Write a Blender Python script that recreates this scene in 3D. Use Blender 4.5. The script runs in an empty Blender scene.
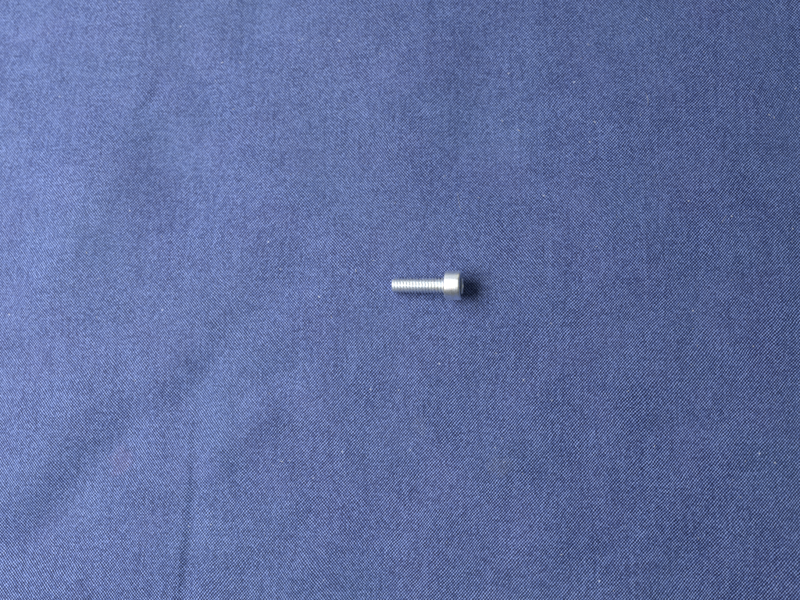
import bpy, math, random
import numpy as np
from mathutils import Vector, Matrix, noise

random.seed(7)
sc = bpy.context.scene
col = sc.collection
MM = 0.001
R = math.radians

# ------------------------------------------------------------------ camera
HFOV = 50.0
DIST = 150 * MM
CAM_Y = R(9.5)      # camera leans towards the lower edge of the picture
CAM_X = R(5.5)      # and a little to the right
cam_data = bpy.data.cameras.new('camera')
cam = bpy.data.objects.new('camera', cam_data)
col.objects.link(cam)
cam_data.sensor_fit = 'HORIZONTAL'
cam_data.angle = R(HFOV)
cam_data.clip_start = 0.002
cam_data.clip_end = 50
cpos = Vector((math.tan(CAM_X), -math.tan(CAM_Y), 1.0)).normalized() * DIST
fwd = (-cpos).normalized()
right = Vector((1, 0, 0)); right = (right - fwd * right.dot(fwd)).normalized()
up = right.cross(fwd)
rot = Matrix((right, up, -fwd)).transposed()
cam.matrix_world = Matrix.Translation(cpos) @ rot.to_4x4()
sc.camera = cam
cam_data.dof.use_dof = True
cam_data.dof.focus_distance = 0.1435
cam_data.dof.aperture_fstop = cam_data.lens / 2.2      # a phone's 2.2 mm aperture

# ------------------------------------------------------------------ world + lamps
world = bpy.data.worlds.new('World'); sc.world = world
world.use_nodes = True
bg = world.node_tree.nodes['Background']
bg.inputs[0].default_value = (0.80, 0.90, 1.0, 1)
bg.inputs[1].default_value = 0.07

def area(name, loc, target, sx, sy, power, colour):
    l = bpy.data.lights.new(name, 'AREA')
    l.shape = 'RECTANGLE'; l.size = sx; l.size_y = sy
    l.energy = power; l.color = colour
    o = bpy.data.objects.new(name, l); col.objects.link(o)
    o.location = loc
    o.rotation_euler = (Vector(target) - Vector(loc)).to_track_quat('-Z', 'Y').to_euler()
    return o
area('window_light', (-0.186, 0.014, 0.222), (0, 0, 0), 0.30, 0.115, 1.54, (1.0, 0.99, 0.975))
area('side_window_light', (-0.15, 0.55, 0.22), (0, 0, 0), 0.60, 0.30, 0.50, (0.90, 0.95, 1.0))
area('socket_fill_light', (0.60, -0.04, 0.20), (0, 0, 0), 0.60, 0.24, 0.30, (0.92, 0.96, 1.0))  # added weak fill from the right, gives the socket countersink its bright sliver

sc.view_settings.view_transform = 'Standard'
sc.view_settings.look = 'None'
sc.view_settings.exposure = 0.0
sc.view_settings.gamma = 1.0
sc.view_settings.use_curve_mapping = False
sc.render.engine = 'CYCLES'
sc.cycles.use_denoising = False
sc.cycles.filter_width = 1.05
sc.cycles.max_bounces = 4
sc.cycles.diffuse_bounces = 2
sc.cycles.glossy_bounces = 3

# ------------------------------------------------------------------ picture -> cloth plane (layout only)
FPX = 400 / math.tan(R(HFOV) / 2)
def ground(px, py, z=0.0):
    d = fwd * FPX + right * (px - 400) + up * (300 - py)
    t = (z - cpos.z) / d.z
    return cpos + d * t

# ------------------------------------------------------------------ node helpers
class NT:
    def __init__(self, name):
        self.m = bpy.data.materials.new(name); self.m.use_nodes = True
        self.t = self.m.node_tree; self.n = self.t.nodes
        self.bsdf = self.n['Principled BSDF']
    def link(self, a, b): self.t.links.new(a, b)
    def put(self, sock, v):
        if isinstance(v, bpy.types.NodeSocket): self.link(v, sock)
        elif v is not None: sock.default_value = v
    def math(self, op, a, b=None, c=None, clamp=False):
        n = self.n.new('ShaderNodeMath'); n.operation = op; n.use_clamp = clamp
        self.put(n.inputs[0], a); self.put(n.inputs[1], b); self.put(n.inputs[2], c)
        return n.outputs[0]
    def vec(self, x, y, z=0.0):
        n = self.n.new('ShaderNodeCombineXYZ')
        self.put(n.inputs[0], x); self.put(n.inputs[1], y); self.put(n.inputs[2], z)
        return n.outputs[0]
    def noise(self, v, scale, detail=2.0, rough=0.5, color=False):
        n = self.n.new('ShaderNodeTexNoise'); self.put(n.inputs['Vector'], v)
        n.inputs['Scale'].default_value = scale; n.inputs['Detail'].default_value = detail
        n.inputs['Roughness'].default_value = rough
        return n.outputs['Color' if color else 'Fac']
    def ramp(self, f, stops, interp='LINEAR'):
        n = self.n.new('ShaderNodeValToRGB'); self.put(n.inputs[0], f)
        e = n.color_ramp.elements; n.color_ramp.interpolation = interp
        while len(e) < len(stops): e.new(0.5)
        for i, (p, c) in enumerate(stops):
            e[i].position = p; e[i].color = (*c, 1) if len(c) == 3 else c
        return n.outputs[0]
    def remap(self, f, a, b, c, d, smooth=False):
        n = self.n.new('ShaderNodeMapRange')
        if smooth: n.interpolation_type = 'SMOOTHSTEP'
        self.put(n.inputs[0], f)
        for i, v in enumerate((a, b, c, d)): n.inputs[1 + i].default_value = v
        return n.outputs[0]
    def mix(self, f, a, b, mode='MIX'):
        n = self.n.new('ShaderNodeMix'); n.data_type = 'RGBA'; n.blend_type = mode
        self.put(n.inputs[0], f)
        for s, v in ((n.inputs[6], a), (n.inputs[7], b)):
            if isinstance(v, tuple): s.default_value = (*v, 1)
            else: self.link(v, s)
        return n.outputs[2]

# ------------------------------------------------------------------ cloth material
def cloth_material():
    k = NT('blue_woven_cotton'); M = k.math
    tc = k.n.new('ShaderNodeTexCoord')
    sep = k.n.new('ShaderNodeSeparateXYZ'); k.link(tc.outputs['Object'], sep.inputs[0])
    x = M('MULTIPLY', sep.outputs[0], 1000.0)      # millimetres
    y = M('MULTIPLY', sep.outputs[1], 1000.0)
    P = k.vec(x, y, 0.0)
    # threads are never quite straight
    w1 = k.n.new('ShaderNodeSeparateColor'); k.link(k.noise(P, 0.07, 1, 0.5, True), w1.inputs[0])
    w2 = k.n.new('ShaderNodeSeparateColor'); k.link(k.noise(P, 0.9, 0, 0.6, True), w2.inputs[0])
    def warp(c, a, b, s1, s2):
        c = M('MULTIPLY_ADD', M('SUBTRACT', a, 0.5), s1, c)
        return M('MULTIPLY_ADD', M('SUBTRACT', b, 0.5), s2, c)
    xx = warp(x, w1.outputs[0], w2.outputs[0], 1.3, 0.20)
    yy = warp(y, w1.outputs[1], w2.outputs[1], 1.3, 0.20)
    u = M('MULTIPLY', xx, 2 * math.pi / 0.485)
    v = M('MULTIPLY', yy, 2 * math.pi / 0.555)
    A = M('COSINE', M('SUBTRACT', u, v))           # rises to the right
    B = M('COSINE', M('ADD', u, v))                # falls to the right
    # which diagonal of the weave stands out wanders over the cloth
    wn = k.noise(P, 0.022, 1, 0.5)
    wpos = M('ADD', wn, M('MULTIPLY_ADD', x, 0.0022, M('MULTIPLY', y, -0.0012)))
    w = k.remap(wpos, 0.36, 0.62, 0.35, 0.65, True)
    weave = M('SUBTRACT', M('MULTIPLY', A, w), M('MULTIPLY', B, M('SUBTRACT', 1.0, w)))   # -1..1
    # each crossing has its own height and shade, threads vary along their length
    cell = k.n.new('ShaderNodeTexWhiteNoise'); cell.noise_dimensions = '2D'
    k.link(k.vec(M('FLOOR', M('MULTIPLY', xx, 1 / 0.2425)), M('FLOOR', M('MULTIPLY', yy, 1 / 0.2775))), cell.inputs['Vector'])
    grain = k.noise(P, 2.6, 1, 0.7)
    warp_thread = k.noise(k.vec(M('MULTIPLY', xx, 2.2), M('MULTIPLY', yy, 0.05)), 1.0, 1, 0.6)
    weft_thread = k.noise(k.vec(M('MULTIPLY', xx, 0.06), M('MULTIPLY', yy, 2.0), 7.0), 1.0, 1, 0.6)
    f = M('MULTIPLY_ADD', weave, 0.54, 0.5)
    f = M('MULTIPLY_ADD', M('SUBTRACT', cell.outputs[0], 0.5), 0.30, f)
    height = f
    f = M('MULTIPLY_ADD', M('SUBTRACT', grain, 0.5), 0.55, f)
    f = M('MULTIPLY_ADD', M('SUBTRACT', warp_thread, 0.5), 0.18, f)
    f = M('MULTIPLY_ADD', M('SUBTRACT', weft_thread, 0.5), 0.11, f)
    # worn / faded patches and mottling of the dye
    mott = k.noise(P, 0.16, 3, 0.65)
    f = M('MULTIPLY_ADD', M('SUBTRACT', mott, 0.5), 0.20, f)
    c = k.ramp(f, [(0.05, (0.004, 0.006, 0.038)), (0.36, (0.022, 0.039, 0.146)),
                   (0.62, (0.078, 0.125, 0.346)), (0.98, (0.265, 0.362, 0.675))])
    # warm and cool drift of the dye
    hue = k.noise(k.vec(x, y, 31.0), 0.11, 3, 0.6)
    c = k.mix(k.remap(hue, 0.45, 0.75, 0.0, 0.10), c, (0.14, 0.12, 0.32))
    c = k.mix(k.remap(k.noise(k.vec(x, y, 77.0), 0.05, 2, 0.5), 0.45, 0.75, 0.0, 0.12), c, (0.08, 0.16, 0.30))
    # three faint old spots
    ragged = k.noise(P, 0.5, 2, 0.6)
    for (px, py, rr, colr, amt) in ((118, 462, 3.2, (0.36, 0.20, 0.36), 0.07), (499, 466, 2.4, (0.30, 0.30, 0.30), 0.07),
                                    (420, 425, 2.0, (0.26, 0.28, 0.34), 0.07)):
        g = ground(px, py)
        dx = M('SUBTRACT', x, g.x * 1000); dy = M('SUBTRACT', y, g.y * 1000)
        d = M('SQRT', M('ADD', M('MULTIPLY', dx, dx), M('MULTIPLY', dy, dy)))
        d = M('MULTIPLY_ADD', M('SUBTRACT', ragged, 0.5), 5.0, d)
        c = k.mix(k.remap(d, rr * 0.3, rr, amt, 0.0, True), c, colr)
    # pale neps caught in the yarn
    vor = k.n.new('ShaderNodeTexVoronoi'); vor.feature = 'F1'; vor.inputs['Scale'].default_value = 0.42
    k.link(P, vor.inputs['Vector'])
    vc = k.n.new('ShaderNodeSeparateColor'); k.link(vor.outputs['Color'], vc.inputs[0])
    dot = k.remap(vor.outputs['Distance'], 0.03, 0.085, 1.0, 0.0)
    pick = M('GREATER_THAN', vc.outputs[0], 0.90)
    c = k.mix(M('MULTIPLY', M('MULTIPLY', dot, pick), 0.65), c, (0.62, 0.66, 0.74))
    k.link(c, k.bsdf.inputs['Base Color'])
    b = k.n.new('ShaderNodeBump'); b.inputs['Strength'].default_value = 0.55
    b.inputs['Distance'].default_value = 0.00012
    k.link(height, b.inputs['Height']); k.link(b.outputs[0], k.bsdf.inputs['Normal'])
    k.bsdf.inputs['Roughness'].default_value = 0.58
    k.bsdf.inputs['Specular IOR Level'].default_value = 0.27
    k.bsdf.inputs['Sheen Weight'].default_value = 0.10
    k.bsdf.inputs['Sheen Roughness'].default_value = 0.45
    k.bsdf.inputs['Sheen Tint'].default_value = (0.45, 0.60, 1.0, 1)
    return k.m

# ------------------------------------------------------------------ cloth sheet with its folds
def seg_param(X, Y, a, b):
    ax, ay, bx, by = a.x, a.y, b.x, b.y
    L = math.hypot(bx - ax, by - ay)
    tx, ty = (bx - ax) / L, (by - ay) / L
    s = (X - ax) * tx + (Y - ay) * ty
    d = -(X - ax) * ty + (Y - ay) * tx          # positive to the left of a->b
    return s / L, d
def sm(t):
    t = np.clip(t, 0, 1); return t * t * (3 - 2 * t)

def value_noise(X, Y, wl, seed):
    rng = np.random.default_rng(seed)
    out = np.zeros_like(X)
    for i in range(14):
        a = rng.uniform(0, 2 * math.pi); p = rng.uniform(0, 2 * math.pi)
        kk = 2 * math.pi / (wl * rng.uniform(0.7, 1.6))
        out += np.cos(kk * (math.cos(a) * X + math.sin(a) * Y) + p)
    return out / math.sqrt(14)

# folds: start px, end px, width (mm, across), height (mm), kind
FOLDS = [
    ((200, 395), (168, 690), 2.4, -0.36, 'crease'),       # sharp near-vertical crease, lower left
    ((200, 480), (272, 392), 4.5, 0.95, 'bump'),
    ((160, 385), (15, 570), 4.8, -0.95, 'bump'),
    ((115, 380), (-30, 540), 7.0, 1.0, 'bump'),
    ((212, 355), (165, 430), 3.6, -0.75, 'bump'),
    ((330, 235), (175, 400), 4.6, -0.58, 'bump'),
    ((310, 330), (215, 440), 4.0, -0.5, 'bump'),
    ((160, 72), (136, 118), 2.6, -0.34, 'crease'),
    ((150, 120), (205, 235), 7.0, -1.3, 'bump'),
    ((182, -20), (200, 110), 6.5, -0.9, 'bump'),
    ((262, -20), (250, 60), 6.0, -0.8, 'bump'),
    ((110, 120), (40, 330), 9.0, 1.5, 'bump'),
    ((430, 330), (424, 400), 3.0, 0.5, 'bump'),
    ((505, 10), (440, 230), 8.0, -0.7, 'bump'),
    ((330, 40), (345, 240), 9.0, -0.6, 'bump'),
]
def cloth_height(X, Y):
    z = 0.34 * MM * value_noise(X, Y, 46 * MM, 3) + 0.10 * MM * value_noise(X, Y, 19 * MM, 5) \
        + 0.022 * MM * value_noise(X, Y, 7 * MM, 9)
    for (p, q, w, h, kind) in FOLDS:
        s, d = seg_param(X, Y, ground(*p), ground(*q))
        bend = 0.7 * MM * np.sin(s * 4.1 + w)
        dd = (d + bend) / (w * MM)
        env = sm((s + 0.12) / 0.4) * sm((1.12 - s) / 0.4)
        if kind == 'bump':
            z += h * MM * env * np.exp(-dd * dd)
        else:
            # steep wall on one side, long gentle wall on the other
            z += h * MM * env * np.exp(-np.where(d + bend < 0, dd * 3.2, dd) ** 2)
    return z

SCREW_XY = ground(428, 288)
def flat_mask(X, Y):
    d = np.hypot(X - SCREW_XY.x, Y - SCREW_XY.y)
    return sm((d - 9 * MM) / (16 * MM))

def full_height(X, Y):
    z0 = cloth_height(np.array([SCREW_XY.x]), np.array([SCREW_XY.y]))[0]
    z = (cloth_height(X, Y) - z0) * flat_mask(X, Y)
    for (px, py, r, dep) in ((395, 289, 1.6, 0.16), (450, 291, 2.4, 0.22)):   # dents where the screw presses
        g = ground(px, py)
        z = z - dep * MM * np.exp(-((X - g.x) ** 2 + (Y - g.y) ** 2) / (r * MM) ** 2)
    return z

def build_cloth():
    nx, ny = 700, 540
    xs = np.linspace(-0.17, 0.15, nx); ys = np.linspace(-0.13, 0.15, ny)
    X, Y = np.meshgrid(xs, ys)
    Z = full_height(X, Y)
    verts = np.stack([X.ravel(), Y.ravel(), Z.ravel()], 1)
    i = np.arange((ny - 1) * (nx - 1)); r, c = i // (nx - 1), i % (nx - 1)
    a = r * nx + c
    faces = np.stack([a, a + 1, a + nx + 1, a + nx], 1)
    me = bpy.data.meshes.new('blue_cloth')
    me.from_pydata(verts.tolist(), [], faces.tolist())
    me.polygons.foreach_set('use_smooth', [True] * len(faces)); me.update()
    o = bpy.data.objects.new('blue_cloth', me); col.objects.link(o)
    me.materials.append(cloth_material())
    o['kind'] = 'structure'
    o['label'] = 'creased blue woven cotton cloth spread flat under the screw'
    return o
build_cloth()

# ------------------------------------------------------------------ screw
def zinc(name, groove=None, rough=(0.35, 0.46), tint=1.0):
    k = NT(name); M = k.math
    tc = k.n.new('ShaderNodeTexCoord')
    sep = k.n.new('ShaderNodeSeparateXYZ'); k.link(tc.outputs['Object'], sep.inputs[0])
    x, y, z = [M('MULTIPLY', s, 1000.0) for s in sep.outputs]
    P = k.vec(x, y, z)
    c = k.ramp(k.noise(P, 0.9, 3, 0.6), [(0.30, (0.80, 0.85, 0.90)), (0.7, (0.90, 0.94, 0.97))])
    # passivation tint, straw and faint rose
    c = k.mix(k.remap(k.noise(k.vec(x, y, M('ADD', z, 9.0)), 0.8, 2, 0.5), 0.50, 0.70, 0.0, 0.4 * tint), c, (0.90, 0.79, 0.40))
    c = k.mix(k.remap(k.noise(k.vec(x, M('ADD', y, 5.0), z), 0.8, 2, 0.5), 0.54, 0.70, 0.0, 0.3 * tint), c, (0.86, 0.66, 0.68))
    k.link(c, k.bsdf.inputs['Base Color'])
    k.bsdf.inputs['Metallic'].default_value = 1.0
    k.link(k.remap(k.noise(P, 3.0, 3, 0.6), 0.3, 0.7, rough[0], rough[1]), k.bsdf.inputs['Roughness'])
    b = k.n.new('ShaderNodeBump'); b.inputs['Strength'].default_value = 0.35; b.inputs['Distance'].default_value = 0.00002
    h = k.noise(P, 6.0, 3, 0.6)
    if groove:   # turning marks run round the head
        h = M('MULTIPLY_ADD', k.noise(k.vec(M('MULTIPLY', x, groove), M('MULTIPLY', y, 0.15), M('MULTIPLY', z, 0.15)), 1.0, 2, 0.7), 1.6, h)
    k.link(h, b.inputs['Height']); k.link(b.outputs[0], k.bsdf.inputs['Normal'])
    return k.m
HEAD_MAT = zinc('zinc_plated_head', 7.0)
SOCKET_MAT = zinc('zinc_plated_socket', rough=(0.45, 0.55), tint=0.0)
FACE_MAT = zinc('zinc_plated_end_face', rough=(0.12, 0.22), tint=0.0)
THREAD_MAT = zinc('zinc_plated_thread', rough=(0.42, 0.54), tint=0.35)

SHANK_L, SHANK_R, PITCH = 9.4, 1.38, 0.55
HEAD_R, HEAD_H, HEX_AF = 2.5, 2.85, 2.45

def mesh_obj(name, verts, faces, mat, parent, sharp=None):
    me = bpy.data.meshes.new(name)
    me.from_pydata([(a * MM, b * MM, c * MM) for a, b, c in verts], [], faces)
    me.polygons.foreach_set('use_smooth', [True] * len(faces))
    me.update()
    if sharp is not None: me.set_sharp_from_angle(angle=R(sharp))
    me.materials.append(mat)
    o = bpy.data.objects.new(name, me); col.objects.link(o); o.parent = parent
    return o

def ring_strip(faces, a, b, n):
    for j in range(n):
        k2 = (j + 1) % n
        faces.append((a + j, a + k2, b + k2, b + j))

screw = bpy.data.objects.new('socket_head_screw', None); col.objects.link(screw)
screw.empty_display_size = 0.004
screw['label'] = 'small silver zinc-plated socket head screw lying on the blue cloth'
screw['category'] = 'screw'

# local frame: x runs along the axis, tip of the thread at x = 0, head towards +x
def build_shank():
    n, per = 64, 11
    m = int(SHANK_L / PITCH * per)
    verts, faces = [], []
    depth = 0.42
    verts.append((0.0, 0, 0))
    first = 1
    r_in = 0.86
    for j in range(n):
        a = 2 * math.pi * j / n; verts.append((0.0, r_in * math.cos(a), r_in * math.sin(a)))
    for i in range(m + 1):
        x = 0.02 + (SHANK_L + 0.05 - 0.02) * i / m
        for j in range(n):
            a = 2 * math.pi * j / n
            t = (x / PITCH - j / n) % 1.0
            tri = abs(t - 0.5) * 2                      # 1 at the crest, 0 at the root
            prof = min(1.0, max(0.0, (tri - 0.05) / 0.86))
            r = SHANK_R - depth * (1 - prof)
            r = min(r, 0.95 + x * 1.05)                 # chamfered tip
            out = max(0.0, (x - (SHANK_L - 0.45)) / 0.45)
            r = r * (1 - out) + (SHANK_R - 0.04) * out  # thread run-out under the head
            verts.append((x, r * math.cos(a), r * math.sin(a)))
    for j in range(n):
        faces.append((0, first + (j + 1) % n, first + j))
    b = first
    for i in range(m + 1):
        ring_strip(faces, b, b + n, n)
        b += n
    faces = [tuple(reversed(f)) if len(f) == 4 else f for f in faces]
    return mesh_obj('threaded_shank', verts, faces, THREAD_MAT, screw, 55)

def hex_ring(x, af, n, rotz):
    out = []
    for j in range(n):
        a = 2 * math.pi * j / n
        t = (a + math.pi / 6) % (math.pi / 3) - math.pi / 6
        r = (af / 2) / math.cos(t)
        out.append((x, r * math.cos(a + rotz), r * math.sin(a + rotz)))
    return out
HEX_ROT = R(4)
def build_head():
    n = 96
    verts, faces = [], []
    x0, x1 = SHANK_L, SHANK_L + HEAD_H
    prof = [(x0, SHANK_R - 0.1), (x0, HEAD_R - 0.26), (x0 + 0.07, HEAD_R - 0.11), (x0 + 0.17, HEAD_R - 0.02)]
    prof += [(x0 + 0.17 + (HEAD_H - 0.52) * t, HEAD_R) for t in (0.25, 0.5, 0.75, 1.0)]
    prof += [(x1 - 0.20, HEAD_R - 0.015), (x1 - 0.10, HEAD_R - 0.05), (x1 - 0.03, HEAD_R - 0.12), (x1, HEAD_R - 0.20),
             (x1, 1.56)]
    for (x, r) in prof:
        for j in range(n):
            a = 2 * math.pi * j / n + HEX_ROT
            verts.append((x, r * math.cos(a), r * math.sin(a)))
    verts += hex_ring(x1 - 0.20, HEX_AF, n, HEX_ROT)
    for i in range(len(prof)):
        ring_strip(faces, i * n, (i + 1) * n, n)
    faces = [tuple(reversed(f)) for f in faces]
    head = mesh_obj('head', verts, faces, HEAD_MAT, screw, 35)
    head.data.materials.append(FACE_MAT); head.data.materials.append(SOCKET_MAT)
    nf = len(prof)
    for p in head.data.polygons:
        if p.index >= (nf - 1) * n: p.material_index = 2      # countersink round the socket
        elif p.index >= (nf - 2) * n: p.material_index = 1    # turned end face
    # hexagonal socket
    verts, faces = [], []
    xs = [x1 - 0.20, x1 - 0.5, x1 - 1.35]
    for x in xs: verts += hex_ring(x, HEX_AF, n, HEX_ROT)
    verts.append((x1 - 1.75, 0, 0))
    for i in range(len(xs) - 1): ring_strip(faces, i * n, (i + 1) * n, n)
    b = (len(xs) - 1) * n
    for j in range(n): faces.append((b + j, b + (j + 1) % n, len(verts) - 1))
    faces = [tuple(reversed(f)) for f in faces]
    s = mesh_obj('hex_socket', verts, faces, SOCKET_MAT, head, 25)
    return head
build_shank(); build_head()

# pose: tip and the back edge of the head both touch the cloth
tilt = math.atan2(HEAD_R - 1.12, SHANK_L - 0.1)
tipc = ground(392.3, 285.0, 1.45 * MM)
endc = ground(459.5, 285.0, (1.45 + math.sin(tilt) * 12.0) * MM)
yaw = math.atan2(endc.y - tipc.y, endc.x - tipc.x)
screw.rotation_euler = (Matrix.Rotation(yaw, 3, 'Z') @ Matrix.Rotation(-tilt, 3, 'Y')).to_euler()
screw.location = tipc
bpy.context.view_layer.update()
low = min((screw.matrix_world @ v.co).z for ch in screw.children for v in ch.data.vertices)
screw.location.z += -low - 0.16 * MM

# ------------------------------------------------------------------ lint caught on the cloth
def build_lint():
    lm = NT('pale_lint')
    lm.bsdf.inputs['Base Color'].default_value = (0.62, 0.64, 0.68, 1)
    lm.bsdf.inputs['Roughness'].default_value = 0.9
    spots = [(231, 108), (161, 237), (581, 57), (596, 123), (775, 118), (480, 197), (545, 196), (597, 247), (648, 20),
             (794, 229), (655, 447), (627, 391), (503, 120), (443, 176), (283, 462), (138, 418), (590, 44), (505, 462),
             (356, 272), (372, 261), (745, 462), (61, 97), (222, 60), (90, 255), (560, 555), (210, 525), (332, 318),
             (697, 347), (744, 57), (300, 40), (36, 232), (520, 130)]
    verts, faces = [], []
    rng = random.Random(4)
    spots = [(px, py, 1.0) for px, py in spots] + [(rng.uniform(0, 800), rng.uniform(0, 600), rng.uniform(0.35, 0.7)) for _ in range(90)]
    spots += [(rng.uniform(0, 800), rng.uniform(0, 600), -1.0) for _ in range(3)]      # a few longer hairs
    for (px, py, sz) in spots:
        if 375 < px < 490 and 255 < py < 310: continue
        g = ground(px, py)
        L = rng.uniform(0.25, 0.75) * MM; a = rng.uniform(0, math.pi); r = rng.uniform(0.03, 0.058) * MM
        if sz > 0: L *= sz; r *= sz ** 0.5
        else: L = rng.uniform(2.0, 4.0) * MM; r *= 0.38
        bend = rng.uniform(-0.9, 0.9)
        n, m = 7, 5
        base = len(verts)
        p = Vector((g.x, g.y, 0)); pts = []
        for i in range(n):
            pts.append(p.copy())
            aa = a + bend * i / n
            p = p + Vector((math.cos(aa), math.sin(aa), 0)) * (L / n)
        zz = full_height(np.array([q.x for q in pts]), np.array([q.y for q in pts]))
        for i, q in enumerate(pts):
            q.z = zz[i] + 0.06 * MM + 0.03 * MM * math.sin(i * 1.3)
            aa = a + bend * i / n; nrm = Vector((-math.sin(aa), math.cos(aa), 0))
            rr = r * (0.35 + 0.65 * math.sin(math.pi * (i + 0.5) / n))
            for j in range(m):
                t = 2 * math.pi * j / m
                verts.append(q + nrm * rr * math.cos(t) + Vector((0, 0, rr * math.sin(t))))
        for i in range(n - 1):
            for j in range(m):
                k2 = (j + 1) % m
                faces.append((base + i * m + j, base + i * m + k2, base + (i + 1) * m + k2, base + (i + 1) * m + j))
        faces.append(tuple(base + j for j in range(m)))
        faces.append(tuple(base + (n - 1) * m + j for j in reversed(range(m))))
    me = bpy.data.meshes.new('lint'); me.from_pydata([tuple(v) for v in verts], [], faces)
    me.polygons.foreach_set('use_smooth', [True] * len(faces)); me.update()
    me.materials.append(lm.m)
    o = bpy.data.objects.new('lint', me); col.objects.link(o)
    o['kind'] = 'stuff'; o['label'] = 'tiny pale specks of lint scattered over the blue cloth'; o['category'] = 'lint'
build_lint()
